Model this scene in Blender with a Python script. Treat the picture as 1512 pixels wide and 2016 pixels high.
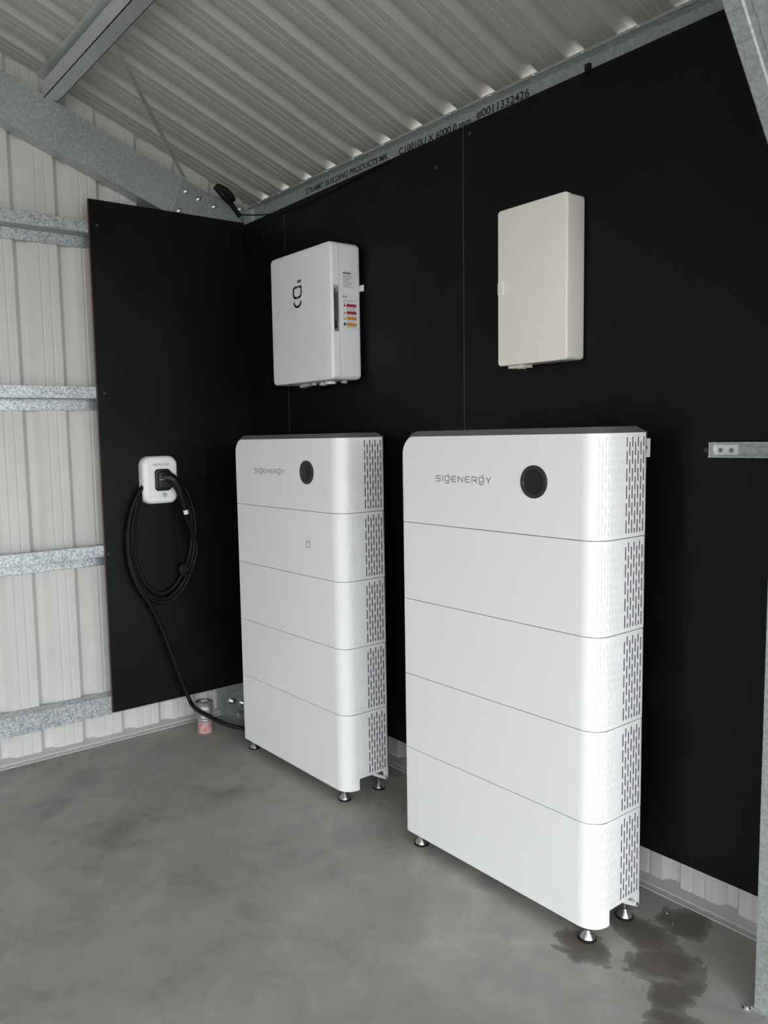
import bpy, bmesh, math, random
from mathutils import Vector, Matrix
random.seed(7)
for o in list(bpy.data.objects): bpy.data.objects.remove(o)
SC = bpy.context.scene
COL = SC.collection
V = Vector

# ------------------------------------------------------------------ camera
cam_d = bpy.data.cameras.new('camera')
cam = bpy.data.objects.new('camera', cam_d); COL.objects.link(cam); SC.camera = cam
cam_d.sensor_fit = 'HORIZONTAL'; cam_d.sensor_width = 36.0
cam_d.lens = 1577.4978 / 1512 * 36.0
cam_d.shift_x = (756 - 632.5033) / 1512
cam_d.shift_y = (1010.3228 - 1008) / 1512
cam_d.clip_start = 0.02
R_ = V((0.59345019, 0.80455058, -0.0226986)); U_ = V((-0.06472494, 0.07581446, 0.99501902)); F_ = V((-0.80226402, 0.58902506, -0.0970666))
m = Matrix((R_, U_, -F_)).transposed().to_4x4(); m.translation = V((3.6851, -2.2714, 1.4733))
cam.matrix_world = m

OPEN_FRONT = True
# ------------------------------------------------------------------ world (overcast daylight through the open sides of the shed)
w = bpy.data.worlds.new('overcast_sky'); SC.world = w; w.use_nodes = True
bg = w.node_tree.nodes['Background']; bg.inputs[0].default_value = (0.93, 0.97, 1.0, 1); bg.inputs[1].default_value = 1.0
SC.view_settings.view_transform = 'Standard'; SC.view_settings.look = 'None'
SC.view_settings.gamma = 1.0; SC.view_settings.use_curve_mapping = False
SC.view_settings.exposure = 2.55

# ------------------------------------------------------------------ materials
def mat(name, col, rough=.5, metal=0., spec=.5):
    m = bpy.data.materials.new(name); m.use_nodes = True
    b = m.node_tree.nodes['Principled BSDF']
    b.inputs['Base Color'].default_value = (*col, 1); b.inputs['Roughness'].default_value = rough
    b.inputs['Metallic'].default_value = metal; b.inputs['Specular IOR Level'].default_value = spec
    return m
def nd(m, typ, **kw):
    n = m.node_tree.nodes.new(typ)
    for k, v in kw.items():
        if k in n.inputs: n.inputs[k].default_value = v
        else: setattr(n, k, v)
    return n
def lk(m, a, b): m.node_tree.links.new(a, b)
def bsdf(m): return m.node_tree.nodes['Principled BSDF']
def ramp(m, fac, stops):
    r = nd(m, 'ShaderNodeValToRGB'); e = r.color_ramp.elements
    while len(e) < len(stops): e.new(.5)
    for k, (p, c) in enumerate(stops): e[k].position = p; e[k].color = (*c, 1) if len(c) == 3 else c
    lk(m, fac, r.inputs[0]); return r
def geo_pos(m): return nd(m, 'ShaderNodeNewGeometry').outputs['Position']
def noise(m, scale, detail=4, rough=.55, vec=None, dist=0.):
    n = nd(m, 'ShaderNodeTexNoise', Scale=scale, Detail=detail, Roughness=rough, Distortion=dist)
    lk(m, vec if vec is not None else geo_pos(m), n.inputs['Vector']); return n.outputs['Fac']
def mth(m, op, a, b=None, c=None, clamp=False):
    n = nd(m, 'ShaderNodeMath', operation=op); n.use_clamp = clamp
    for k, x in enumerate((a, b, c)):
        if x is None: continue
        if isinstance(x, (int, float)): n.inputs[k].default_value = x
        else: lk(m, x, n.inputs[k])
    return n.outputs[0]
def mixc(m, f, a, b):
    n = nd(m, 'ShaderNodeMix', data_type='RGBA')
    lk(m, f, n.inputs[0]) if not isinstance(f, float) else setattr(n.inputs[0], 'default_value', f)
    for k, x in ((6, a), (7, b)):
        if isinstance(x, tuple): n.inputs[k].default_value = (*x, 1)
        else: lk(m, x, n.inputs[k])
    return n.outputs[2]
def bump(m, h, strength=.2, dist=.002):
    b = nd(m, 'ShaderNodeBump', Strength=strength, Distance=dist); lk(m, h, b.inputs['Height']); lk(m, b.outputs[0], bsdf(m).inputs['Normal'])

M = {}
M['white'] = mat('white_enclosure', (.89, .89, .885), .38)
M['cream'] = mat('cream_enclosure', (.90, .855, .775), .4)
M['cap'] = mat('dark_grey_plastic', (.15, .145, .146), .45)
M['gap'] = mat('dark_interior', (.03, .03, .032), .7)
M['vent'] = mat('vent_interior', (.06, .058, .064), .7)
M['rubber'] = mat('black_rubber', (.005, .005, .0062), .6, 0, .25)
M['plug'] = mat('black_plug_plastic', (.008, .008, .0095), .42, 0, .35)
M['gloss'] = mat('black_glass', (.006, .006, .008), .06, 0, .35)
M['ring'] = mat('dark_ring', (.024, .025, .028), .25)
M['print'] = mat('grey_print', (.13, .13, .135), .6)
M['lightprint'] = mat('light_grey_print', (.42, .42, .43), .6)
M['ink'] = mat('black_ink', (.012, .013, .014), .7)
M['steel'] = mat('polished_steel', (.42, .42, .42), .28, 1.)
M['bolt'] = mat('zinc_bolt', (.72, .73, .74), .3, 1.)
M['label'] = mat('white_label', (.82, .82, .82), .5)
M['red'] = mat('red_print', (.52, .02, .07), .5)
M['dkred'] = mat('dark_red_print', (.35, .03, .04), .5)
M['orange'] = mat('amber_print', (.62, .30, .06), .5)
M['chrome'] = mat('satin_handle', (.30, .30, .33), .35, .8)
M['screw'] = mat('black_screw', (.05, .05, .055), .4, .3)

def galv(name, base, contrast, scale, rough=.42, metal=.8):
    m = mat(name, base, rough, metal)
    v = nd(m, 'ShaderNodeTexVoronoi', Scale=scale); lk(m, geo_pos(m), v.inputs['Vector'])
    n = noise(m, scale * .35, 5, .65)
    sep = nd(m, 'ShaderNodeSeparateColor'); lk(m, v.outputs['Color'], sep.inputs[0])
    f = mth(m, 'ADD', mth(m, 'MULTIPLY', sep.outputs[0], .6), mth(m, 'MULTIPLY', n, .5))
    r = ramp(m, f, [(.25, tuple(c * (1 - contrast) for c in base)), (.8, tuple(min(1, c * (1 + contrast)) for c in base))])
    lk(m, r.outputs[0], bsdf(m).inputs['Base Color'])
    big = noise(m, 6, 3, .6)
    rr = mth(m, 'ADD', mth(m, 'MULTIPLY', sep.outputs[1], .18), mth(m, 'ADD', mth(m, 'MULTIPLY', big, .2), rough - .2))
    lk(m, rr, bsdf(m).inputs['Roughness'])
    bump(m, sep.outputs[2], .12, .001)
    return m
M['galv'] = galv('galvanised_steel', (.47, .505, .51), .16, 160, .42, .55)
M['galv_floorlit'] = galv('floorlit_galvanised_steel', (.68, .72, .72), .10, 160, .40, .45)  # lighter galvanised copy for the roof purlin, reflected floor light put into its colour
M['galv_dull'] = galv('dull_galvanised_steel', (.38, .415, .41), .14, 120, .5, .5)
M['spangle'] = galv('spangled_galvanised_steel', (.50, .535, .55), .36, 150, .42, .6)

m = M['sheet'] = mat('cream_painted_sheet', (.66, .645, .62), .36)
n = noise(m, 3.0, 4, .6)
lk(m, ramp(m, n, [(.3, (.60, .588, .565)), (.7, (.66, .647, .622))]).outputs[0], bsdf(m).inputs['Base Color'])

M['roofsheet'] = mat('grey_backed_roof_sheet', (.49, .475, .455), .42)
m = M['board'] = mat('black_film_faced_plywood', (.003, .003, .0038), .42, 0, .22)
n = noise(m, 2.2, 5, .6)
lk(m, ramp(m, n, [(.3, (.0022, .0022, .003)), (.75, (.0048, .0048, .0056))]).outputs[0], bsdf(m).inputs['Base Color'])
lk(m, ramp(m, noise(m, 5, 4, .6), [(.3, (.36,) * 3), (.7, (.52,) * 3)]).outputs[0], bsdf(m).inputs['Roughness'])
M['boardedge'] = mat('red_painted_plywood_edge', (.13, .045, .04), .6)
M['seamedge'] = mat('bare_plywood_edge', (.20, .185, .17), .7)

m = M['foil'] = mat('silver_tape_wrap', (.42, .41, .40), .35, .6)
bump(m, noise(m, 60, 4, .6), .7, .01)
m = M['pink'] = mat('pink_marked_pipe', (.5, .42, .38), .6)
lk(m, ramp(m, noise(m, 45, 4, .65), [(.42, (.46, .40, .35)), (.5, (.55, .30, .29)), (.62, (.62, .13, .16))]).outputs[0], bsdf(m).inputs['Base Color'])

m = M['concrete'] = mat('trowelled_concrete', (.25, .24, .225), .5)
P = geo_pos(m)
n1 = noise(m, 1.3, 6, .62, P, .6); n2 = noise(m, 5.5, 6, .65, P, .8); n3 = noise(m, 60, 3, .6, P)
mix12 = mth(m, 'ADD', mth(m, 'MULTIPLY', n1, .55), mth(m, 'MULTIPLY', n2, .45))
c = ramp(m, mix12, [(.36, (.19, .185, .172)), (.47, (.305, .297, .280)), (.56, (.36, .351, .330)), (.68, (.48, .465, .432))]).outputs[0]
c = mixc(m, mth(m, 'MULTIPLY', mth(m, 'SUBTRACT', n3, .5), .5, clamp=True), c, (.40, .39, .37))
c = mixc(m, mth(m, 'MULTIPLY', mth(m, 'SUBTRACT', noise(m, 2.6, 5, .6, P, 1.2), .47), 3.2, clamp=True), c, mixc(m, .45, c, (.40, .355, .30)))
# damp patch spreading from the front foot of the nearer cabinet to the wall
dn = noise(m, 9.0, 6, .62, P, .5)
sx = nd(m, 'ShaderNodeSeparateXYZ'); lk(m, P, sx.inputs[0])
def blob(cx, cy, ax, ay):
    a = mth(m, 'DIVIDE', mth(m, 'SUBTRACT', sx.outputs[0], cx), ax); b = mth(m, 'DIVIDE', mth(m, 'SUBTRACT', sx.outputs[1], cy), ay)
    return mth(m, 'SUBTRACT', 1.0, mth(m, 'SQRT', mth(m, 'ADD', mth(m, 'MULTIPLY', a, a), mth(m, 'MULTIPLY', b, b))))
acc = None
for bl in [(2.37, -.41, .11, .06), (2.47, -.23, .12, .09), (2.50, -.09, .07, .11), (2.55, -.31, .09, .12), (2.63, -.40, .07, .10), (2.70, -.50, .10, .07), (2.36, -.22, .06, .06), (2.95, -.62, .22, .10)]:
    b_ = blob(*bl); acc = b_ if acc is None else mth(m, 'MAXIMUM', acc, b_)
st = mth(m, 'ADD', acc, mth(m, 'MULTIPLY', mth(m, 'SUBTRACT', dn, .5), 2.6))
st = ramp(m, st, [(.0, (0, 0, 0)), (.07, (.6, .6, .6)), (.5, (1, 1, 1))]).outputs[0]
c = mixc(m, mth(m, 'MULTIPLY', st, .85), c, (.088, .074, .060))
lk(m, c, bsdf(m).inputs['Base Color'])
rr = mth(m, 'ADD', .34, mth(m, 'MULTIPLY', n2, .3)); lk(m, rr, bsdf(m).inputs['Roughness'])
bump(m, n3, .08, .002)
m = M['ground'] = mat('pale_gravel', (.36, .34, .31), .9)
lk(m, ramp(m, noise(m, 8, 6, .6), [(.3, (.28, .265, .24)), (.7, (.44, .42, .38))]).outputs[0], bsdf(m).inputs['Base Color'])

# ------------------------------------------------------------------ mesh helpers
class MB:
    def __init__(s): s.v = []; s.f = []; s.mi = []; s.d = {}
    def vert(s, p):
        k = (round(p[0], 5), round(p[1], 5), round(p[2], 5))
        if k not in s.d: s.d[k] = len(s.v); s.v.append(tuple(p))
        return s.d[k]
    def face(s, pts, mi=0):
        ids = []
        for p in pts:
            i = s.vert(p)
            if not ids or (ids[-1] != i): ids.append(i)
        if len(ids) > 1 and ids[0] == ids[-1]: ids.pop()
        if len(set(ids)) < 3 or len(set(ids)) != len(ids): return
        s.f.append(ids); s.mi.append(mi)
    def box(s, a, b, mi=0, M4=None):
        x0, y0, z0 = a; x1, y1, z1 = b
        c = [(x0, y0, z0), (x1, y0, z0), (x1, y1, z0), (x0, y1, z0), (x0, y0, z1), (x1, y0, z1), (x1, y1, z1), (x0, y1, z1)]
        if M4 is not None: c = [tuple(M4 @ V(p)) for p in c]
        for q in ((0, 3, 2, 1), (4, 5, 6, 7), (0, 1, 5, 4), (1, 2, 6, 5), (2, 3, 7, 6), (3, 0, 4, 7)): s.face([c[k] for k in q], mi)
    def prism(s, poly, ext, mi=0, caps=True):
        """poly: list of 3d points, ext: extrusion vector"""
        e = V(ext); top = [tuple(V(p) + e) for p in poly]; n = len(poly)
        for k in range(n): s.face([poly[k], poly[(k + 1) % n], top[(k + 1) % n], top[k]], mi)
        if caps: s.face(list(reversed(poly)), mi); s.face(top, mi)
    def tube(s, pts, rad, seg=10, mi=0, caps=True):
        pts = [V(p) for p in pts]; n = len(pts); rad = rad if isinstance(rad, (list, tuple)) else [rad] * n
        rings = []; up = V((0, 0, 1)); prev = None
        for k in range(n):
            t = (pts[min(k + 1, n - 1)] - pts[max(k - 1, 0)]).normalized()
            if prev is None:
                a = t.cross(up if abs(t.z) < .9 else V((1, 0, 0))).normalized()
            else:
                a = (prev - t * prev.dot(t)).normalized()
            prev = a; b = t.cross(a)
            rings.append([tuple(pts[k] + (a * math.cos(2 * math.pi * j / seg) + b * math.sin(2 * math.pi * j / seg)) * rad[k]) for j in range(seg)])
        for k in range(n - 1):
            for j in range(seg): s.face([rings[k][j], rings[k][(j + 1) % seg], rings[k + 1][(j + 1) % seg], rings[k + 1][j]], mi)
        if caps: s.face(list(reversed(rings[0])), mi); s.face(rings[-1], mi)
    def lathe(s, prof, org, axis=(0, 0, 1), seg=20, mi=0):
        """prof: (radius, height) along axis"""
        ax = V(axis).normalized(); a = ax.cross(V((0, 0, 1)) if abs(ax.z) < .9 else V((1, 0, 0))).normalized(); b = ax.cross(a); o = V(org)
        rings = [[tuple(o + ax * h + (a * math.cos(2 * math.pi * j / seg) + b * math.sin(2 * math.pi * j / seg)) * r) for j in range(seg)] for r, h in prof]
        for k in range(len(rings) - 1):
            for j in range(seg): s.face([rings[k][j], rings[k][(j + 1) % seg], rings[k + 1][(j + 1) % seg], rings[k + 1][j]], mi)
        if prof[0][0] > 0: s.face(list(reversed(rings[0])), mi)
        if prof[-1][0] > 0: s.face(rings[-1], mi)
    def build(s, name, mats, parent=None, smooth=None):
        me = bpy.data.meshes.new(name); me.from_pydata(s.v, [], s.f)
        for x in (mats if isinstance(mats, (list, tuple)) else [mats]): me.materials.append(M[x] if isinstance(x, str) else x)
        for p, i in zip(me.polygons, s.mi): p.material_index = i
        bm = bmesh.new(); bm.from_mesh(me); bmesh.ops.recalc_face_normals(bm, faces=bm.faces); bm.to_mesh(me); bm.free()
        if smooth:
            for p in me.polygons: p.use_smooth = True
            me.set_sharp_from_angle(angle=math.radians(smooth))
        me.update()
        o = bpy.data.objects.new(name, me); COL.objects.link(o); o.parent = parent
        return o
def empty(name, loc=(0, 0, 0)):
    o = bpy.data.objects.new(name, None); COL.objects.link(o); o.location = loc; o.empty_display_size = .1; return o
def tag(o, label=None, cat=None, group=None, kind=None):
    if label: o['label'] = label
    if cat: o['category'] = cat
    if group: o['group'] = group
    if kind: o['kind'] = kind
    return o
def spline(pts, n=12):
    """Catmull-Rom through the points"""
    P = [V(p) for p in pts]; P = [P[0] * 2 - P[1]] + P + [P[-1] * 2 - P[-2]]; out = []
    for k in range(1, len(P) - 2):
        for j in range(n):
            t = j / n; a, b, c, d = P[k - 1], P[k], P[k + 1], P[k + 2]
            out.append(.5 * ((2 * b) + (c - a) * t + (2 * a - 5 * b + 4 * c - d) * t * t + (3 * b - a - 3 * c + d) * t ** 3))
    out.append(P[-2]); return out
def rrect(w, h, r, seg=6):
    """rounded rectangle outline, 2d, origin lower left; r: single or (ll, lr, ur, ul)"""
    r = r if isinstance(r, (list, tuple)) else [r] * 4; out = []
    for (cx, cy, a0, rr) in ((r[0], r[0], 180, r[0]), (w - r[1], r[1], 270, r[1]), (w - r[2], h - r[2], 0, r[2]), (r[3], h - r[3], 90, r[3])):
        for k in range(seg + 1):
            a = math.radians(a0 + 90 * k / seg); out.append((cx + rr * math.cos(a), cy + rr * math.sin(a)))
    return out
def inset(poly, d):
    n = len(poly); out = []
    for k in range(n):
        a = V(poly[k - 1]); b = V(poly[k]); c = V(poly[(k + 1) % n])
        t = ((b - a).normalized() + (c - b).normalized())
        t = t.normalized() if t.length > 1e-9 else (c - a).normalized()
        nrm = V((-t.y, t.x)); out.append((b.x + nrm.x * d, b.y + nrm.y * d))
    return out
def pillow(mb, outline, to3, depth, fil, mi=0, fseg=4, back=True):
    """solid with the 2d outline; front edge filleted. to3(u,v,d) maps to 3d, d = 0 at the front face"""
    rings = []
    for k in range(fseg + 1):
        a = math.pi / 2 * k / fseg
        o = inset(outline, fil * (1 - math.sin(a))); d = fil * (1 - math.cos(a))
        rings.append([to3(u, v, d) for u, v in o])
    rings.append([to3(u, v, depth) for u, v in outline]); n = len(outline)
    for a, b in zip(rings[:-1], rings[1:]):
        for k in range(n): mb.face([a[k], a[(k + 1) % n], b[(k + 1) % n], b[k]], mi)
    mb.face(rings[0], mi)
    if back: mb.face(list(reversed(rings[-1])), mi)
def bolt_head(mb, c, axis, r, h, mi=0, dome=True):
    mb.lathe([(r * 1.7, 0), (r * 1.7, h * .25), (r, h * .25), (r, h * .9), (r * .75, h)] if dome else [(r, 0), (r, h * .6), (r * .7, h)], c, axis, 8, mi)
def text_mesh(name, body, size, mat_, parent=None, xs=1.0):
    cu = bpy.data.curves.new(name, 'FONT'); cu.body = body; cu.size = size; cu.extrude = .0002; cu.offset = .0006
    to = bpy.data.objects.new(name, cu); COL.objects.link(to)
    dg = bpy.context.evaluated_depsgraph_get(); me = bpy.data.meshes.new_from_object(to.evaluated_get(dg))
    bpy.data.objects.remove(to); bpy.data.curves.remove(cu)
    xs_ = [v.co.x for v in me.vertices]; x0 = min(xs_); wd = max(xs_) - x0
    for v in me.vertices: v.co.x = (v.co.x - x0) * (xs / wd)
    me.materials.clear(); me.materials.append(M[mat_])
    o = bpy.data.objects.new(name, me); COL.objects.link(o); o.parent = parent; return o

# stroke lettering used on the white enclosures (flat printed marks)
GLY = {
 'S': [[(1, 1), (.12, 1), (0, .88), (0, .6), (.1, .5), (.9, .5), (1, .4), (1, .12), (.88, 0), (0, 0)]],
 'I': [[(.0, 1), (.0, 0)]],
 'g': [[(.15, 1), (1, 1), (1, .3), (.85, .15), (.15, .15), (0, .3), (0, .85), (.15, 1)], [(.62, 1.32), (.92, 1.32)], [(.02, -.08), (.2, -.26), (.5, -.32), (.8, -.26), (.98, -.08)]],
 'E': [[(1, 1), (.3, 1), (.1, .85), (0, .6), (0, .4), (.1, .15), (.3, 0), (1, 0)], [(.2, .5), (.92, .5)]],
 'N': [[(0, 0), (0, 1), (1, 0), (1, 1)]],
 'R': [[(0, 0), (0, 1), (.88, 1), (1, .88), (1, .55), (.88, .42), (.3, .42)], [(.55, .42), (1, 0)]],
 'Y': [[(0, 1), (.5, .45), (1, 1)], [(.5, .45), (.5, 0)]],
}
def strokes(mb, lines, to3, th, mi=0, ext=.0005):
    for ln in lines:
        for a, b in zip(ln[:-1], ln[1:]):
            a = V(a); b = V(b); t = (b - a); L = t.length
            if L < 1e-6: continue
            t /= L; n = V((-t.y, t.x)) * th / 2; a2 = a - t * th * .35; b2 = b + t * th * .35
            q = [a2 + n, a2 - n, b2 - n, b2 + n]
            mb.face([to3(p.x, p.y, -ext) for p in q], mi)
            for k in range(4):
                p, r = q[k], q[(k + 1) % 4]; mb.face([to3(p.x, p.y, -ext), to3(r.x, r.y, -ext), to3(r.x, r.y, .0003), to3(p.x, p.y, .0003)], mi)
def wordmark(mb, x0, z0, w, h, to3, th):
    word = 'SIgENERgY'; wid = [.82 if c != 'I' else .0 for c in word]; gap = .46
    tot = sum(wid) + gap * (len(word) - 1); k = w / tot; x = x0
    for c, wd in zip(word, wid):
        strokes(mb, [[(x + px * max(wd, 0) * k, z0 + pz * h) for px, pz in ln] for ln in GLY[c]], to3, th)
        x += (wd + gap) * k

# ================================================================== THE SETTING
ROOF_T = .375                                           # roof pitch (rise per metre towards -y)
def roof_z(y): return 2.730 + ROOF_T * (-y - .07)
G = .0594                                               # lining board face, distance from slab edge
SHED_X, SHED_Y, RIDGE_Y = 6.0, -6.2, -3.05

mb = MB(); mb.box((-.03, SHED_Y, -.12), (SHED_X, .03, 0)); tag(mb.build('floor', 'concrete'), 'grey trowelled concrete slab with a damp brown patch', None, None, 'structure')
mb = MB(); mb.box((-40, -40, -.4), (40, 40, -.125)); tag(mb.build('ground', 'ground'), 'pale gravel around the shed', None, None, 'structure')

def profile(n_ribs, pitch, start, rib_at, up=.030, base=.066, top=.030, sw=(.42, .72)):
    """(coordinate, height) outline of ribbed sheet; recess centred rib_at after start"""
    pts = []
    for k in range(n_ribs):
        s = start + k * pitch; c = s + rib_at
        pts += [(c - base / 2, 0), (c - top / 2, up), (c + top / 2, up), (c + base / 2, 0)]
        pan0 = c + base / 2; panw = pitch - base
        for q in sw:
            x = pan0 + panw * q; pts += [(x - .006, 0), (x - .003, .0016), (x + .003, .0016), (x + .006, 0)]
    return pts
def sheet(name, prof, f0, f1, parent, mt='sheet'):
    """thin sheet: prof list -> points f0(s,h) and f1(s,h) at the two ends"""
    mb = MB()
    for a, b in zip(prof[:-1], prof[1:]):
        mb.face([f0(*a), f0(*b), f1(*b), f1(*a)])
    return mb.build(name, mt, parent)

def ribbed(lo, hi, pitch, ref, sw=(.42, .72), up=.026, base=.062, top=.034):
    """continuous outline between lo and hi with recess centres at ref + n * pitch"""
    n0 = math.ceil((lo - ref) / pitch); pts = [(lo, 0)]; c = ref + n0 * pitch - pitch
    while c < hi:
        q = [(c - base / 2, 0), (c - top / 2, up), (c + top / 2, up), (c + base / 2, 0)]
        for f in sw:
            x = c + base / 2 + (pitch - base) * f; q += [(x - .006, 0), (x - .003, .0022), (x + .003, .0022), (x + .006, 0)]
        pts += [p for p in q if lo < p[0] < hi]; c += pitch
    return pts + [(hi, 0)]
def cut(pts, n):
    """split into sheets of n panels at the pans"""
    out, cur, cnt = [], [pts[0]], 0
    for p in pts[1:]:
        cur.append(p)
        if p[1] == 0 and len(cur) > 1 and cur[-2][1] > .02:
            cnt += 1
            if cnt % n == 0: out.append(cur); cur = [(p[0] - .0, 0)]
    out.append(cur); return out
# roof: ribs run down the slope, sheets lap every four ribs
ceil_ = empty('ceiling'); tag(ceil_, 'pale ribbed steel roof sheeting seen from below', None, None, 'structure')
RP = .1876
def roof_side(sgn):
    for pr_ in cut(ribbed(-.1, 6.1, RP, .1361 - .024, (.42, .72), .028, .070, .028), 4):
        if len(pr_) < 2: continue
        ye = .10 if sgn > 0 else 2 * RIDGE_Y - .10
        sheet('roof_sheet', pr_, lambda s, h: (s, ye, roof_z(.10) + h), lambda s, h: (s, RIDGE_Y, roof_z(RIDGE_Y) + h), ceil_, 'roofsheet')
roof_side(1); roof_side(-1)

# left (gable) wall: ribs vertical
wl = empty('wall_left'); tag(wl, 'ribbed cream steel gable wall', None, None, 'structure')
XP = -.045; WP = .1985
for allp in cut(ribbed(-6.15, .045, WP, -1.184 + .030, (.33, .69), .028, .080, .030), 4):
    mb = MB()
    if len(allp) < 2: continue
    for a, b in zip(allp[:-1], allp[1:]):
        za, zb = [roof_z(q[0]) if q[0] > RIDGE_Y else roof_z(2 * RIDGE_Y - q[0]) for q in (a, b)]
        mb.face([(XP - a[1], a[0], .004), (XP - b[1], b[0], .004), (XP - b[1], b[0], zb + .02), (XP - a[1], a[0], za + .02)])
    mb.build('cladding_sheet', 'sheet', wl)
# back wall
wb = empty('wall_back'); tag(wb, 'ribbed cream steel wall behind the black lining', None, None, 'structure')
YP = .045; BP = .182
for pr_ in cut(ribbed(-.05, 5.95, BP, 2.372, (.3, .62), .026, .062, .030), 4):
    if len(pr_) > 1: sheet('cladding_sheet', pr_, lambda s, h: (s, YP + h, .004), lambda s, h: (s, YP + h, roof_z(YP)), wb)
# far gable remains: strip of wall above the wide doorway at the open end, and the low side opposite
wf = empty('wall_front'); tag(wf, 'cream steel wall opposite the cabinets', None, None, 'structure')
for k in range(8):
    x0 = k * .78
    if OPEN_FRONT and k >= 4:
        z0 = 2.35
    else: z0 = .012
    pr_ = profile(4, .195, x0, .05); pr_ = [(x0 - .01, 0)] + pr_ + [(x0 + .79, 0)]
    sheet('cladding_sheet', pr_, lambda s, h: (s, SHED_Y + .06 - h, z0), lambda s, h: (s, SHED_Y + .06 - h, 2.62), wf)
wr = empty('wall_right'); tag(wr, 'cream steel gable wall around the open doorway', None, None, 'structure')
for k in range(8):
    y0 = -6.14 + k * .7725
    pr_ = profile(4, .193, y0, .05); pr_ = [(y0 - .01, 0)] + pr_ + [(y0 + .78, 0)]
    mb = MB()
    z0 = 2.7 if 1 <= k <= 7 else .012
    for a, b in zip(pr_[:-1], pr_[1:]):
        za, zb = [(roof_z(q[0]) if q[0] > RIDGE_Y else roof_z(2 * RIDGE_Y - q[0])) for q in (a, b)]
        mb.face([(SHED_X + .03 + a[1], a[0], z0), (SHED_X + .03 + b[1], b[0], z0), (SHED_X + .03 + b[1], b[0], zb), (SHED_X + .03 + a[1], a[0], za)])
    mb.build('cladding_sheet', 'sheet', wr)
# base flashings
def flashing(P, e):
    mb = MB(); mb.prism([P(-.075, .024), P(-.046, .022), P(.0, .019), P(.0, .0155), P(-.075, .0155)], e)
    mb.prism([P(-.060, 0), P(-.008, 0), P(-.008, .0155), P(-.060, .0155)], e, 1); mb.prism([P(-.008, 0), P(.006, 0), P(.006, .003), P(-.008, .003)], e); return mb
tag(flashing(lambda d, z: (d, 0, z), (0, -6, 0)).build('trim_1', ['sheet', 'galv_dull']), 'cream folded flashing along the foot of the gable wall', None, None, 'structure')
tag(flashing(lambda d, z: (0, -d, z), (5.95, 0, 0)).build('trim_2', ['sheet', 'galv_dull']), 'cream folded flashing along the foot of the back wall', None, None, 'structure')

# ================================================================== STEEL FRAME
def csec(mb, org, dweb, dfl, dlen, L, web, fl, lip, t=.0025, mi=0):
    """lipped channel: org = outer corner, web along dweb, flanges along dfl, length along dlen"""
    o, a, b, c = V(org), V(dweb).normalized(), V(dfl).normalized(), V(dlen).normalized()
    pl = [(0, fl - 0), (0, 0), (web, 0), (web, fl)]
    outer = [(lip, fl), (0, fl), (0, 0), (web, 0), (web, fl), (web - lip, fl)]
    inner = [(lip, fl - t), (t, fl - t), (t, t), (web - t, t), (web - t, fl - t), (web - lip, fl - t)]
    P3 = lambda q: tuple(o + a * q[0] + b * q[1])
    e = c * L
    for k in range(5):
        quad = [P3(outer[k]), P3(outer[k + 1]), P3(inner[k + 1]), P3(inner[k])]
        mb.prism(quad, tuple(e), mi)
sl = math.hypot(1, ROOF_T); dslope = V((0, -1, ROOF_T)) / sl; dnorm = V((0, ROOF_T, 1)) / sl    # along the roof, and square to it

# gable rafter: web faces the room
def rafter_top(y): return 2.739 + .370 * (-y - .395)
ds = V((0, -1, .370)).normalized(); dn_ = V((0, .370, 1)).normalized()
raf = empty('gable_rafter', (.03, -.43, 2.6)); tag(raf, 'galvanised channel rafter climbing along the gable wall with a bolted end plate', 'beam')
mb = MB(); o = V((.038, -.385, rafter_top(-.385))) - dn_ * .196
csec(mb, o, dn_, (-1, 0, 0), ds, 6.3 / 2 - .45, .196, .076, .02)
# shallow rolled grooves along the web
r_ = mb.build('channel', 'galv', raf); r_.matrix_parent_inverse = raf.matrix_world.inverted()
def attach(o, par):
    bpy.context.view_layer.update(); o.parent = par; o.matrix_parent_inverse = par.matrix_world.inverted(); return o
attach(r_, raf)
mb = MB()
pl = [(.0382, -.452, 2.545), (.0382, -.390, 2.735), (.0382, -.26, 2.690), (.0382, -.062, 2.655), (.0382, -.045, 2.645), (.0382, -.045, 2.50), (.0382, -.452, 2.50)]
mb.prism(pl, (.004, 0, 0)); attach(mb.build('end_plate', 'galv_dull', raf), raf)
for (y, z) in [(-.376, 2.675), (-.307, 2.649), (-.220, 2.625), (-.416, 2.578), (-.070, 2.635)]:
    mb = MB(); bolt_head(mb, (.0422, y, z), (1, 0, 0), .0085, .014); attach(mb.build('bolt', 'bolt', raf, 40), raf)

# roof purlin, open towards the ridge
pur = empty('roof_purlin', (.09, -1.06, 2.95)); tag(pur, 'galvanised lipped channel purlin crossing under the roof from the gable rafter', 'beam')
PY, PZ, PT = -.981, 2.966, .003
def psec(pts):
    mb = MB(); mb.prism([(-.036, y, z) for y, z in pts], (5.89, 0, 0)); return mb
zr = lambda y: roof_z(y) - .002
attach(psec([(PY, PZ), (PY - .067, PZ), (PY - .067, PZ + PT), (PY, PZ + PT)]).build('bottom_flange', 'galv_floorlit', pur), pur)
attach(psec([(PY - .067, PZ), (PY - .064, PZ), (PY - .064, PZ + .070), (PY - .052, PZ + .070), (PY - .052, PZ + .072), (PY - .065, PZ + .072), (PY - .067, PZ + .070)]).build('lip', 'galv_floorlit', pur), pur)
attach(psec([(PY, PZ), (PY, zr(PY)), (PY - .067, zr(PY - .067)), (PY - .067, zr(PY - .067) - PT), (PY - PT, zr(PY) - PT), (PY - PT, PZ)]).build('web', 'galv_floorlit', pur), pur)
for k in range(9):
    x = .30 + k * .19; mb = MB(); mb.lathe([(.008, 0), (.008, .0015)], (x, PY - PT, PZ + .092), (0, -1, 0), 8); attach(mb.build('bolt_hole', 'gap', pur), pur)
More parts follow.
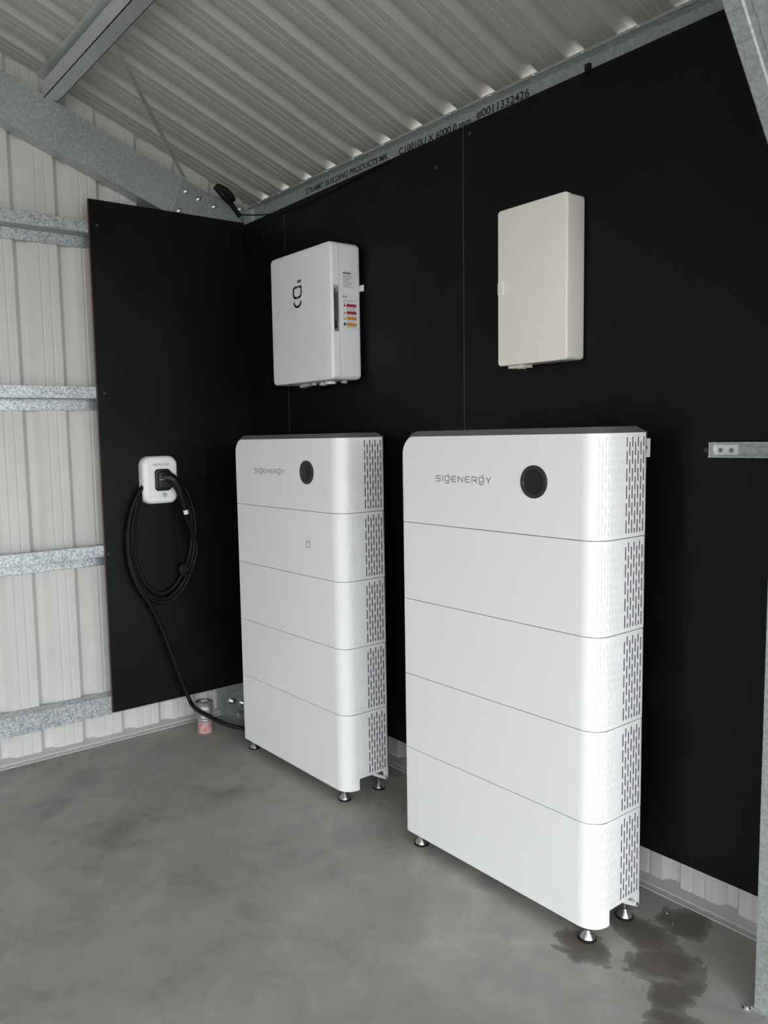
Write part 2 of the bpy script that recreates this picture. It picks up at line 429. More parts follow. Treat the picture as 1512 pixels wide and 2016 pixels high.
mb = MB(); mb.box((.048, PY - .060, PZ + .004), (.052, PY - .006, PZ + .085)); attach(mb.build('cleat', 'galv_dull', pur), pur)

# eave purlin with printed mark
eav = empty('eave_purlin', (.1, -.04, 2.55)); tag(eav, 'galvanised eave purlin with black printed lettering above the black lining', 'beam')
mb = MB()
sec = [(-.040, 2.50), (-.0420, 2.50), (-.0420, 2.614), (-.069, 2.6245), (-.069, 2.620), (-.071, 2.620), (-.071, 2.629), (-.040, 2.6165)]
mb.prism([(.105, y, z) for y, z in sec], (5.8, 0, 0)); attach(mb.build('channel', 'galv_dull', eav), eav)
mb = MB(); mb.box((.062, -.06, 2.5535), (.135, -.041, 2.618)); attach(mb.build('end_cleat', 'galv', eav), eav)
def wall_text(body, x0, wd, z, size, par):
    t = text_mesh('printed_text', body, size, 'ink', None, wd); t.rotation_euler = (math.pi / 2, 0, 0); t.location = (x0, -.0426, z); attach(t, par)
wall_text('STRAMIT BUILDING PRODUCTS MK', .585, .575, 2.577, .034, eav)
wall_text('C10010U X 6000.0 mm', 1.225, .385, 2.571, .036, eav)
wall_text('#0011332426', 1.635, .235, 2.578, .037, eav)
for k in range(14):
    x = .19 + .1876 * k
    mb = MB(); bolt_head(mb, (x + .03, -.071, 2.6245), (0, -1, 0), .003, .006); attach(mb.build('screw', 'bolt', eav, 40), eav)

# bracing strap under the roof
mb = MB(); a = V((.052, -.386, 2.738)); b = V((.69, -.985, 2.952)); t = (b - a).normalized(); s_ = t.cross(dnorm).normalized() * .011
mb.prism([tuple(a + s_), tuple(a - s_), tuple(b - s_), tuple(b + s_)], tuple(dnorm * -.0015))
tag(mb.build('bracing_strap', 'galv_dull'), 'thin flat steel strap running diagonally from rafter end to purlin', 'strap')

# wall girts (Z sections) on the gable
def girt(zw, y1, label):
    g_ = empty('wall_girt', (.05, y1, zw)); tag(g_, label, 'girt', 'wall girts on the gable')
    mb = MB(); L = 5.2; t = .002; xf = G - .018
    mb.box((xf - t, y1 - L, zw), (xf, y1, zw + .052)); mb.box((xf - .014, y1 - L, zw + .050), (xf - t, y1, zw + .052))
    attach(mb.build('front_flange', 'spangle', g_), g_)
    mb = MB(); mb.box((XP + .001, y1 - L, zw - t), (xf, y1, zw)); attach(mb.build('web', 'galv_dull', g_), g_)
    mb = MB(); mb.box((XP + .001, y1 - L, zw - .054), (XP + .001 + t, y1, zw - t)); mb.box((XP + .001 + t, y1 - L, zw - .054), (XP + .013, y1, zw - .052))
    attach(mb.build('rear_flange', 'spangle', g_), g_)
    mb = MB(); bolt_head(mb, (xf, -1.02, zw + .026), (1, 0, 0), .003, .004)
    return g_
girt(2.417, -.10, 'highest spangled galvanised wall girt, meeting the top of the narrow black board')
girt(1.668, -.10, 'spangled galvanised wall girt at charger-top height, second from the top')
girt(.925, -.10, 'spangled galvanised wall girt at the height of the coiled cable, third from the top')
g_ = empty('wall_girt', (.05, -.1, .16)); tag(g_, 'lowest galvanised wall girt just above the floor flashing', 'girt', 'wall girts on the gable')
mb = MB(); csec(mb, (G - .018, -.10, .155), (0, 0, 1), (-1, 0, 0), (0, -1, 0), 5.2, .088, .083, .014, .002); attach(mb.build('channel', 'spangle', g_), g_)
mb = MB(); mb.box((G - .0182, -5.3, .228), (G - .0168, -.88, .2295)); attach(mb.build('fold_line', 'galv_dull', g_), g_)

# corner column with base cleat
cc = empty('corner_column', (.01, -.14, 0)); tag(cc, 'galvanised corner column foot with bolted cleat below the black lining', 'column')
mb = MB(); csec(mb, (.038, -.263, 0), (0, 1, 0), (-1, 0, 0), (0, 0, 1), 2.5, .20, .07, .015); attach(mb.build('channel', 'galv_dull', cc), cc)
mb = MB(); mb.prism([(.040, -.255, .0), (.040, -.10, .0), (.040, -.10, .115), (.040, -.13, .125), (.040, -.22, .115), (.040, -.255, .09)], (.005, 0, 0)); mb.box((.045, -.255, 0), (.12, -.10, .005))
attach(mb.build('base_cleat', 'galv', cc), cc)
for (x, y, z, ax) in [(.045, -.215, .075, (1, 0, 0)), (.045, -.15, .05, (1, 0, 0)), (.085, -.205, .005, (0, 0, 1))]:
    mb = MB(); bolt_head(mb, (x, y, z), ax, .012, .022); attach(mb.build('bolt', 'bolt', cc, 40), cc)

# portal column at the right edge, knee brace and its rafter
pc = empty('portal_column', (2.82, -.15, 0)); tag(pc, 'tall galvanised channel column at the right edge of the photo', 'column')
mb = MB(); csec(mb, (2.787, -.284, 0), (0, 1, 0), (1, 0, 0), (0, 0, 1), 2.56, .284 - .06 + .016, .076, .02); attach(mb.build('channel', 'galv', pc), pc)
mb = MB(); mb.box((2.78, -.29, 0), (2.87, -.05, .004)); attach(mb.build('base_plate', 'galv', pc), pc)
mb = MB(); bolt_head(mb, (2.775, -.30, .0), (0, 0, 1), .006, .01); attach(mb.build('bolt', 'bolt', pc, 40), pc)
kb = empty('knee_brace', (2.83, -.4, 2.2)); tag(kb, 'sloping galvanised knee brace in the upper right corner', 'beam')
a = V((2.787, -.284, 2.018)); b = V((2.787, -.735, 2.524)); d_ = (b - a).normalized(); nn = V((0, d_.z, -d_.y)).normalized()   # into the roof corner
mb = MB(); e = tuple(b - a)
sec = [(0, .003), (.003, 0), (.037, 0), (.041, .003), (.052, .003), (.056, 0), (.13, 0), (.13, .09), (0, .09)]
mb.prism([tuple(a + V((x, 0, 0)) + nn * q) for x, q in sec], e); attach(mb.build('channel', 'galv', kb), kb)
for s in (.335, .40):
    mb = MB(); p = a + d_ * s; mb.prism([tuple(p + V((.008, 0, 0)) - nn * .001), tuple(p + V((.034, 0, 0)) - nn * .001), tuple(p + V((.034, 0, 0)) - nn * .001 + d_ * .003), tuple(p + V((.008, 0, 0)) - nn * .001 + d_ * .003)], tuple(nn * .002)); attach(mb.build('punched_tab', 'bolt', kb), kb)
pr2 = empty('portal_rafter', (2.83, -.1, 2.5)); tag(pr2, 'galvanised channel rafter over the portal column, above the knee brace', 'beam')
mb = MB(); o = V((2.787, -.09, rafter_top(-.09))) - dn_ * .196
csec(mb, o, dn_, (1, 0, 0), ds, 3.15, .196, .076, .02); attach(mb.build('channel', 'galv', pr2), pr2)

# ================================================================== BLACK LINING BOARDS
BT = .0170
def board(name_lab, a, b, axis, screws):
    o_ = empty('lining_board', tuple(a)); tag(o_, name_lab, 'board', 'black film-faced boards lining the walls')
    mb = MB(); mb.box(a, b, 0); ob = mb.build('sheet', ['board', 'boardedge' if axis == 'x' else 'seamedge'], o_)
    if axis == 'y':
        for v in ob.data.vertices:
            if v.co.z > 1: v.co.z = 2.551 + .0088 * v.co.x
    for p in ob.data.polygons:
        n = p.normal
        if (axis == 'x' and abs(n.x) < .5) or (axis == 'y' and abs(n.y) < .5): p.material_index = 1
    attach(ob, o_)
    for p in screws:
        mb = MB(); ax = (1, 0, 0) if axis == 'x' else (0, -1, 0); bolt_head(mb, p, ax, .007, .003, 0, False); attach(mb.build('screw', 'screw', o_, 40), o_)
ZB, ZT = .166, 2.565
board('tall narrow black board on the gable wall holding the charger', (G - BT, -.878, ZB), (G, -G, ZT - .002), 'x', [(G, -.842, 2.45), (G, -.862, .935), (G, -.842, 1.69)])
board('narrow black strip board in the corner behind the left cabinet', (G - BT, -G, ZB), (.4265, -G + BT, ZT - .018), 'y', [(.25, -G, 2.46)])
board('black board behind the white logo box, between two seams', (.4285, -G, ZB), (1.5845, -G + BT, ZT - .010), 'y', [(1.45, -G, 2.46)])
board('wide black board behind the cream box and right cabinet', (1.5875, -G, ZB), (2.745, -G + BT, ZT + .004), 'y', [(1.62, -G, 2.53), (2.508, -G, 1.407)])
board('black board strip behind the portal column at the right edge', (2.7475, -G, ZB), (3.9, -G + BT, ZT + .004), 'y', [])

# short galvanised channel on the board at right
br = empty('wall_channel', (2.55, -.08, 1.4)); tag(br, 'short galvanised channel with two screws, fixed to the black board beside the column', 'bracket')
mb = MB(); csec(mb, (2.532, -G - .0006, 1.387), (0, 0, 1), (0, -1, 0), (1, 0, 0), .255, .042, .034, .004, .002); attach(mb.build('channel', 'galv', br), br)
mb = MB(); mb.box((2.532, -G - .032, 1.3885), (2.5335, -G - .001, 1.4275)); attach(mb.build('end_plate', 'bolt', br), br)
mb = MB(); mb.box((2.540, -G - .0055, 1.393), (2.600, -G - .002, 1.422)); attach(mb.build('cleat', 'label', br), br)
for x in (2.552, 2.582):
    mb = MB(); bolt_head(mb, (x, -G - .0055, 1.4065), (0, -1, 0), .006, .007, 0, False); attach(mb.build('screw', 'chrome', br, 40), br)

# ================================================================== BATTERY CABINETS
CW, CD, CR = .7867, .2268, .058
FOOT, SKIRT, HB, HC = .040, .046, .270, .2945
def plan_path():
    """outline in plan from left rear, along the front, round the right corner to the right rear: list of (x, y, nx, ny)"""
    p = [(.006, CD, 0, 1), (.0, CD - .006, -1, 0), (0, .005, -1, 0)]
    for k in range(1, 5):
        a = math.radians(180 + 90 * k / 4); p.append((.005 + .005 * math.cos(a), .005 + .005 * math.sin(a), math.cos(a), math.sin(a)))
    return p
class Path:
    """right-hand part of the outline by arc length: front flat -> arc -> side flat -> rear corner"""
    def __init__(s):
        s.L1 = CW - CR - .005; s.L2 = CR * math.pi / 2; s.L3 = CD - CR - .010
        s.L = s.L1 + s.L2 + s.L3
    def at(s, u):
        if u <= s.L1: return (.005 + u, 0, 0, -1)
        u -= s.L1
        if u <= s.L2:
            a = -math.pi / 2 + u / CR; return (CW - CR + CR * math.cos(a), CR + CR * math.sin(a), math.cos(a), math.sin(a))
        u -= s.L2; return (CW, CR + u, 1, 0)
PATH = Path()
def shell(name, z0, z1, parent, top_round=None, slots=True, skirt=False):
    """one module housing; slots are pressed into the right corner and side"""
    mb = MB(); z1f = (lambda x: z1) if top_round is None else top_round
    # breakpoints along the path
    ivs = []  # (u0, u1, type, phase)
    u = 0.0
    def plain(to, step=None):
        nonlocal u
        n = 1 if step is None else max(1, int(math.ceil((to - u) / step)))
        for k in range(n): ivs.append((u + (to - u) * k / n, u + (to - u) * (k + 1) / n, 0, 0))
        u = to
    if top_round is not None:
        n = 14
        for k in range(1, n + 1): plain(.062 * (1 - math.cos(math.pi / 2 * k / n)) if False else .062 * k / n)
    g0 = .052
    if top_round is None:
        plain(.005); plain(g0); ivs.append((u, u + .0018, 3, 0)); u += .0018
    plain(PATH.L1 - .004); ivs.append((u, u + .0016, 3, 0)); u += .0016
    if slots:
        end = PATH.L - .004; dark0 = end - 7 * .0135
        emb0 = PATH.L1 + PATH.L2 * .46
        plain(emb0, CR * math.pi / 2 / 12)
        k = 0; npe = int((dark0 - emb0) / .0092); pe = (dark0 - emb0) / npe
        for k in range(npe):
            a = emb0 + k * pe
            plain(a + pe * .32); ivs.append((u, a + pe * .68, 1, k % 2)); u = a + pe * .68; plain(a + pe)
        for k in range(7):
            a = dark0 + k * .0135
            plain(a + .0044); ivs.append((u, a + .0090, 2, k % 2)); u = a + .0090; plain(a + .0135)
    else:
        plain(PATH.L1 + PATH.L2, CR * math.pi / 2 / 12)
    plain(PATH.L)
    def p3(q, z, dep=0): return (q[0] - q[2] * dep, q[1] - q[3] * dep, z)
    for (a, b, typ, ph) in ivs:
        A, B = PATH.at(a), PATH.at(b)
        za, zb = z1f(A[0]), z1f(B[0])
        if typ == 0: mb.face([p3(A, z0), p3(B, z0), p3(B, zb), p3(A, za)])
        elif typ == 3:
            d = .0012
            mb.face([p3(A, z0, d), p3(B, z0, d), p3(B, zb, d), p3(A, za, d)])
            mb.face([p3(A, z0), p3(A, z0, d), p3(A, za, d), p3(A, za)]); mb.face([p3(B, z0), p3(B, zb), p3(B, zb, d), p3(B, z0, d)])
        else:
            d = .0030 if typ == 1 else .011; mi = 0 if typ == 1 else 1
            lo, hi = z0 + .012, za - .012; per = .0485; sl_ = .037
            z = lo - (per / 2 if ph else 0) ; prev = z0; segs = []
            while z < hi - .004:
                s0, s1 = max(z, lo), min(z + sl_, hi)
                if s1 - s0 > .004: segs.append((s0, s1))
                z += per
            for s0, s1 in segs:
                mb.face([p3(A, prev), p3(B, prev), p3(B, s0), p3(A, s0)])
                c0 = [p3(A, s0), p3(B, s0), p3(B, s1), p3(A, s1)]; c1 = [p3(A, s0, d), p3(B, s0, d), p3(B, s1, d), p3(A, s1, d)]
                for k in range(4): mb.face([c0[k], c0[(k + 1) % 4], c1[(k + 1) % 4], c1[k]], mi)
                mb.face(c1, mi); prev = s1
            mb.face([p3(A, prev), p3(B, prev), p3(B, za), p3(A, za)])
    # left side, rear
    zl = z1f(0)
    Lp = [(.005, 0)] + [(.005 + .005 * math.cos(math.radians(a)), .005 + .005 * math.sin(math.radians(a))) for a in (247.5, 225, 202.5, 180)] + [(0, CD - .004), (.004, CD)]
    zz = lambda x: z1f(x)
    for a, b in zip(Lp[:-1], Lp[1:]): mb.face([(*a, z0), (*b, z0), (*b, zz(b[0])), (*a, zz(a[0]))])
    Rp = [(CW, CD - .010), (CW - .0015, CD - .005), (CW - .005, CD - .0015), (CW - .010, CD)]
    for a, b in zip(Rp[:-1], Rp[1:]): mb.face([(*a, z0), (*b, z0), (*b, zz(b[0])), (*a, zz(a[0]))])
    # stations across for rear face, top and bottom
    xs = sorted(set([0.004, .005] + [PATH.at(a)[0] for a, b, t_, p_ in ivs] + [CW - .010]))
    xs = [x for x in xs if x <= CW - .010 + 1e-6]
    for a, b in zip(xs[:-1], xs[1:]):
        mb.face([(a, CD, z0), (b, CD, z0), (b, CD, zz(b)), (a, CD, zz(a))])
    fr = [(.005, 0)] + [PATH.at(b)[:2] for a, b, t_, p_ in ivs]
    for zc in (0, 1):
        for a, b in zip(fr[:-1], fr[1:]):
            if a[0] < CW - .01:
                b2 = b
                ra = (min(a[0], CW - .010), CD); rb = (min(b[0], CW - .010), CD)
                f = (lambda q, x: (q[0], q[1], z0)) if zc == 0 else (lambda q, x: (q[0], q[1], zz(x)))
                mb.face([f(a, a[0]), f(b, b[0]), f(rb, b[0]), f(ra, a[0])])
    mb.face([(CW - .010, CD, zz(CW)), (CW - .010, .02, zz(CW)), (CW, CR, zz(CW)), (CW, CD - .01, zz(CW))])
    mb.face([(0, .005, zz(0)), (.005, 0, zz(.005)), (.005, CD, zz(.005)), (0, CD - .004, zz(0))])
    return mb.build(name, ['white', 'vent', 'white'], parent, 35)

RX, RZ = .055, .075
ZTOP = FOOT + SKIRT + 4 * HB + HC
def ctl_top(x):
    if x >= RX: return ZTOP
    q = max(0, (RX - x) / RX); return ZTOP - RZ + RZ * math.sqrt(max(0, 1 - q * q))
def front(u, v, d): return (u, d, v)          # print on the front face, d > 0 goes into it
def make_stack(loc, label, icon):
    st = empty('battery_cabinet', loc); tag(st, label, 'battery', 'white stacked battery cabinets')
    z = FOOT + SKIRT; gp = .0011
    mods = []
    for k in range(4):
        o = shell('battery_module', z + (gp if k else 0), z + HB - gp, st); mods.append(o); z += HB
        mb = MB(); mb.box((.008, .005, z - HB + .002), (CW - CR, CD - .006, z - .0005)); mb.box((.05, .02, z - .004), (CW - .06, CD - .03, z + .004))
        mb.box((CW - .04, CR, z - HB + .012), (CW - .0125, CD - .012, z - .012))
        mb.build('core', 'gap', o)
    ctl = shell('inverter_module', z + gp, ZTOP, st, ctl_top)
    mb = MB(); mb.box((CW - .04, CR, z + .012), (CW - .0125, CD - .012, ZTOP - .012)); mb.build('core', 'gap', ctl)
    # dark cap following the rounded left shoulder
    mb = MB(); stn = []
    N = 16
    for k in range(N + 1):
        a = math.pi * (1 - k / N / 2); ca, sa = math.cos(a), math.sin(a)
        x = RX + RX * ca; zb = ZTOP - RZ + RZ * sa; h = .002 + .016 * sa ** 1.5
        nx, nz = ca / RX, sa / RZ; ln = math.hypot(nx, nz); nx /= ln; nz /= ln
        if k == 0: stn.append(((x, 0, ZTOP - .2945 + .002), (x - .0022, .004, ZTOP - .2945 + .002), (x - .0022, CD - .004), (x, CD)))
        stn.append(((x, 0, zb), (x + nx * h, .02 * sa + .002, zb + nz * h), (x + nx * h, CD - .02), (x, CD)))
    for k in range(1, 8): x = RX + (CW - CR - RX) * k / 7; stn.append(((x, 0, ZTOP), (x, .022, ZTOP + .018), (x, CD - .02), (x, CD)))
    for k in range(1, 9):
        a = -math.pi / 2 + math.pi / 2 * k / 8; x = CW - CR + CR * math.cos(a); y = CR + CR * math.sin(a); ri = CR - .024
        xi = CW - CR + ri * math.cos(a); yi = CR + ri * math.sin(a); stn.append(((x, y, ZTOP), (xi, yi, ZTOP + .018), (xi, CD - .02), (x, CD)))
    for A, B in zip(stn[:-1], stn[1:]):
        a0, a1 = A[0], A[1]; b0, b1 = B[0], B[1]
        a2 = (A[2][0], A[2][1], a1[2]); b2 = (B[2][0], B[2][1], b1[2]); a3 = (A[3][0], A[3][1], a0[2]); b3 = (B[3][0], B[3][1], b0[2])
        for q in ((a0, b0, b1, a1), (a1, b1, b2, a2), (a2, b2, b3, a3)): mb.face(list(q))
    Z = stn[-1]; mb.face([Z[0], (Z[3][0], Z[3][1], ZTOP), (Z[2][0], Z[2][1], ZTOP + .018), Z[1]])
    mb.build('top_cap', 'cap', ctl, 30)
    # round display
    cx, cz = .567, 1.3235
    mb = MB(); mb.lathe([(.0485, -.001), (.0485, .0022), (.046, .0036), (.037, .0036), (.0352, .0012), (0, .0012)], (cx, 0, cz), (0, -1, 0), 48)
    disp = mb.build('display', 'ring', ctl, 30)
    mb = MB(); mb.lathe([(.0350, .0012), (.0350, .0024), (0, .0024)], (cx, 0, cz), (0, -1, 0), 40); mb.build('display_glass', 'gloss', ctl, 30)
    mb = MB(); wordmark(mb, .166, 1.3135, .237, .0175, front, .0024); mb.build('logo', 'print', ctl)
    if not icon:   # wall tab behind the right rear edge
        mb = MB(); tb = rrect(.034, .054, .003, 3)
        mb.prism([(CW - .018, CD + .001 + u, ZTOP - .072 + v) for u, v in tb], (.004, 0, 0)); mb.box((CW - .06, CD, ZTOP - .068), (CW - .014, CD + .004, ZTOP - .022))
        tabo = mb.build('wall_tab', 'white', st)
        mb = MB(); mb.lathe([(.007, 0), (.007, .0008)], (CW - .014, CD + .012, ZTOP - .045), (1, 0, 0), 14); mb.build('tab_hole', 'gap', tabo)
    # base: skirt along the front, wrapping the right corner
    mb = MB(); z0, z1 = FOOT, FOOT + SKIRT - .0002
    outer = [(.0, .05)] + [(0, .005), (.0015, .0015), (.005, 0), (.014, 0), (CW - CR - .01, 0), (CW - CR, 0)] + [(CW - CR + CR * math.cos(a), CR + CR * math.sin(a)) for a in [-math.pi / 2 + math.pi / 2 * k / 12 for k in range(1, 13)]] + [(CW, CR + .012)]
    inner = [(.004, .05), (.004, .006), (.006, .004), (.014, .004), (CW - CR - .01, .004), (CW - CR, .004)] + [(CW - CR + (CR - .004) * math.cos(a), CR + (CR - .004) * math.sin(a)) for a in [-math.pi / 2 + math.pi / 2 * k / 12 for k in range(1, 13)]] + [(CW - .004, CR + .012)]
    for k in range(len(outer) - 1):
        a, b = outer[k], outer[k + 1]; mb.face([(*a, z0), (*b, z0), (*b, z1), (*a, z1)])
    for k in range(len(inner) - 1):
        a, b = inner[k], inner[k + 1]; mb.face([(*a, z0), (*b, z0), (*b, z1), (*a, z1)])
    n = min(len(outer), len(inner)); io = outer[:1] + outer[2:] if len(outer) > len(inner) else outer
    for k in range(len(inner) - 1): mb.face([(*io[k], z0), (*io[k + 1], z0), (*inner[k + 1], z0), (*inner[k], z0)])
    mb.face([(*outer[-1], z0), (*inner[-1], z0), (*inner[-1], z1), (*outer[-1], z1)])
    mb.box((.02, .02, FOOT + SKIRT - .012), (CW - .02, CD - .01, FOOT + SKIRT + .001))
    base = mb.build('base_skirt', 'white', st, 35)
    # rear corner brackets (triangular frames)
    for xb in (.012, CW - .012):
        mb = MB(); t = .006; tri = [(CD - .004, FOOT + .008), (CD - .004, FOOT + SKIRT), (CD - .072, FOOT + SKIRT)]
        mb.box((xb - .010, CD - .016, FOOT + .005), (xb + .010, CD - .003, FOOT + SKIRT + .001))
        a, b = V((CD - .074, FOOT + SKIRT - .006)), V((CD - .008, FOOT + .006)); d = (b - a).normalized(); nn_ = V((-d.y, d.x)) * .006
        q = [a + nn_, b + nn_, b - nn_, a - nn_]; mb.prism([(xb - .010, p.x, p.y) for p in q], (.020, 0, 0))
        mb.build('rear_bracket', 'white', base)
    for (x, y) in ((.052, .022), (CW - .040, .022), (.052, CD - .028), (CW - .034, CD - .028)):
        mb = MB(); mb.lathe([(.0085, .0275), (.0085, .036), (.006, .036), (.006, .088)], (x, y, 0), (0, 0, 1), 20)
        mb.lathe([(.0235, .007), (.0225, .010), (.011, .025), (.0095, .028), (.006, .028)], (x, y, 0), (0, 0, 1), 24)
        f = mb.build('levelling_foot', 'steel', st, 40)
        mb = MB(); mb.lathe([(.0255, 0), (.026, .003), (.0245, .0075), (.01, .0075)], (x, y, 0), (0, 0, 1), 24); mb.build('rubber_pad', 'rubber', f, 40)
    if icon:
        mb = MB(); zc = FOOT + SKIRT + 3 * HB + .120; s = .026
        strokes(mb, [[(.552 + px * s, zc + pz * s) for px, pz in ln] for ln in ([(.15, 1), (1, 1), (1, .15), (.85, 0), (.15, 0), (0, .15), (0, .85), (.15, 1)], [(.0, .78), (.8, .78)])], front, .0018)
        mb.build('icon', 'print', mods[3])
        mb = MB(); mb.box((.545, -.0002, zc + .036), (.590, .0004, zc + .0372)); mb.build('icon_line', 'lightprint', mods[3])
    return st
make_stack((.461, -.3894, 0), 'white battery cabinet further back, next to the charger, with small icon below its display', True)
make_stack((1.6086, -.3932, 0), 'larger white battery cabinet in front at right, beneath the cream box', False)

# ================================================================== WHITE LOGO BOX
gx, gy, gz, gw, gh = .558, -.232, 1.703, .454, .562
gb = empty('gateway_box', (gx, gy, gz)); tag(gb, 'white wall box with a grey logo and warning stickers on its side', 'electrical box')
to = lambda u, v, d: (u, d, v)
ol = rrect(gw, gh, .022, 6)
mb = MB(); pillow(mb, ol, to, .012, .009); door = mb.build('door', 'white', gb, 40)
hz0, hz1 = .196, .386
notch = []
for (u, v) in rrect(gw, gh, .022, 6):
    notch.append((u, v))
# door rim with a pocket on the right edge
rim = [p for p in notch]
ins = [i for i, p in enumerate(rim) if p[0] > gw - 1e-6 and p[1] < gh / 2]
i0 = max(ins); rim2 = rim[:i0 + 1] + [(gw, hz0), (gw - .022, hz0 + .008), (gw - .022, hz1 - .008), (gw, hz1)] + rim[i0 + 1:]
mb = MB(); mb.prism([to(u, v, .012) for u, v in rim2], (0, .027, 0)); mb.build('door_rim', 'white', door)
mb = MB(); mb.box((gw - .0225, .013, hz0 + .009), (gw - .019, .039, hz1 - .009)); lv = mb.build('handle_pocket', 'chrome', door)
mb = MB(); mb.box((gw - .019, .020, hz0 + .045), (gw - .004, .037, hz1 - .030)); mb.build('handle_lever', 'chrome', door)
mb = MB(); mb.box((gw - .019, .022, hz0 + .014), (gw - .008, .036, hz0 + .043)); mb.build('lock', 'gap', door)
mb = MB(); o2 = inset(ol, .004); mb.prism([to(u, v, .039) for u, v in o2], (0, .004, 0)); mb.build('seal', 'lightprint', gb)
mb = MB(); pillow(mb, rrect(gw, gh, .022, 6), lambda u, v, d: (u, .160 - d, v), .117, .020, 0, 5); mb.build('body', 'white', gb, 40)
# logo: ring, dot and smile
mb = MB(); lx, lz = .181, .338; s = .058
arc = lambda cx, cy, r, a0, a1: [(cx + r * math.cos(math.radians(a0 + (a1 - a0) * k / 6)), cy + r * math.sin(math.radians(a0 + (a1 - a0) * k / 6))) for k in range(7)]
lg = [arc(.90, .90, .10, 90, 0) + arc(.68, .48, .32, 0, -90) + arc(.32, .48, .32, -90, -180) + arc(.28, .72, .28, 180, 90) + [(.90, 1)]]
strokes(mb, [[(lx + a * s, lz + .020 + b * s * .92) for a, b in ln] for ln in lg], to, .0095)
strokes(mb, [[(lx + .62 * s, lz + .096), (lx + .94 * s, lz + .096)]], to, .012)
strokes(mb, [[(lx + (.5 + .46 * math.sin(math.radians(t))) * s, lz + .010 - .021 * (math.cos(math.radians(t)) - .17) / .83) for t in range(-80, 81, 16)]], to, .0095)
mb.build('logo', 'print', door)
# stickers on the right side; lab(u, v) is measured along the side
def side(u, v, d): return (gw - d, u, v)
def rect(mb, u0, v0, u1, v1, off): mb.box((gw, u0, v0), (gw + off, u1, v1))
mb = MB(); rect(mb, .056, .375, .134, .450, .0004); lb = mb.build('rating_label', 'label', gb)
mb = MB(); rect(mb, .062, .434, .104, .440, .0007); mb.build('label_heading', 'print', lb)
mb = MB()
for k, wd in enumerate((.048, .052, .040, .036, .034, .040, .050, .044, .034, .058)): rect(mb, .062, .426 - k * .0052, .062 + wd, .4282 - k * .0052, .0007)
mb.build('label_lines', 'lightprint', lb)
mb = MB(); rect(mb, .056, .205, .134, .345, .0004); wl_ = mb.build('warning_label', 'label', gb)
for nm, mt, v0, v1 in (('red_band', 'red', .300, .312), ('dark_red_band', 'dkred', .270, .282), ('amber_band', 'orange', .247, .260), ('amber_band', 'orange', .221, .235)):
    mb = MB(); rect(mb, .078, v0, .130, v1, .0008); mb.build(nm, mt, wl_)
mb = MB()
for v0 in (.296, .291, .286, .266, .242, .2165): rect(mb, .078, v0 - .0012, .126, v0 + .0008, .0007)
for k, wd in enumerate((.045, .068)): rect(mb, .060, .320 + k * .005, .062 + wd, .322 + k * .005, .0007)
mb.build('label_lines', 'lightprint', wl_)
for k, v0 in enumerate((.300, .270, .247)):
    mb = MB(); a = [(.061, v0), (.074, v0), (.0675, v0 + .013)]; mb.prism([(gw + .0001, u, v) for u, v in a], (.0007, 0, 0)); mb.build('warning_triangle', 'orange' if k else 'red', wl_)
mb = MB(); mb.lathe([(.0065, 0), (.0065, .0008)], (gw, .0675, .228), (1, 0, 0), 14); mb.build('notice_disc', mat('blue_print', (.03, .06, .2), .5), wl_)
for u in (.063, .074):
    mb = MB(); rect(mb, u - .003, .337, u + .003, .344, .0007); mb.build('symbol', 'print', wl_)
# cable entry plugs under the box, wall bracket and tab
for k, (x, y, r) in enumerate(((.10, .10, .018), (.17, .07, .022), (.25, .10, .018), (.25, .05, .014), (.33, .08, .026), (.40, .10, .014))):
    mb = MB(); mb.lathe([(r * .8, .001), (r * .8, -.004), (r, -.004), (r, -.011), (r * .6, -.013)], (x, y, 0), (0, 0, 1), 18); mb.build('gland_plug', 'lightprint' if k % 2 else 'white', gb, 40)
mb = MB(); mb.box((.06, .160, .04), (gw - .06, .1720, gh - .04)); mb.box((gw - .06, .160, .370), (gw + .009, .1665, .395)); mb.build('wall_bracket', 'white', gb)

# ================================================================== CREAM BOX
hx, hy, hz, hw, hh = 1.832, -.156, 1.690, .277, .508
hb_ = empty('enclosure_box', (hx, hy, hz)); tag(hb_, 'plain cream wall box without stickers, high above the right cabinet', 'electrical box')
mb = MB(); pillow(mb, rrect(hw, hh, .012, 5), to, .016, .004); cov = mb.build('cover', 'cream', hb_, 40)
mb = MB(); pillow(mb, rrect(hw - .003, hh - .003, .012, 5), lambda u, v, d: (u + .0015, .096 - d, v + .0015), .079, .012, 0, 4); mb.build('body', 'cream', hb_, 40)
for v in (.030, .452):
    mb = MB(); mb.box((hw - .0018, .004, v), (hw + .0012, .0155, v + .022)); mb.build('hinge', 'cream', cov)
mb = MB(); mb.box((hw - .0016, .0155, .03), (hw - .0006, .0185, hh - .03)); mb.build('hinge_groove', 'cream', hb_)
mb = MB(); pillow(mb, rrect(.026, .048, .010, 5), lambda u, v, d: (.001 + u, -.0025 + d, .231 + v), .010, .002); la = mb.build('latch', 'cream', cov, 40)
mb = MB()
for r in (.026, .033, .040):
    pts = [(.010 + r * math.cos(a), -.0002, .255 + r * .95 * math.sin(a)) for a in [math.radians(-50 + 100 * k / 10) for k in range(11)]]; mb.tube(pts, .0007, 6)
mb.build('latch_arcs', 'cream', cov)
mb = MB(); mb.box((.009, -.0030, .246), (.0105, -.0024, .264)); mb.build('latch_mark', 'lightprint', la)
mb = MB(); mb.box((.02, .03, -.008), (.085, .075, .002)); mb.box((.06, .03, -.011), (.07, .06, -.007)); mb.build('bottom_bracket', 'cream', hb_)

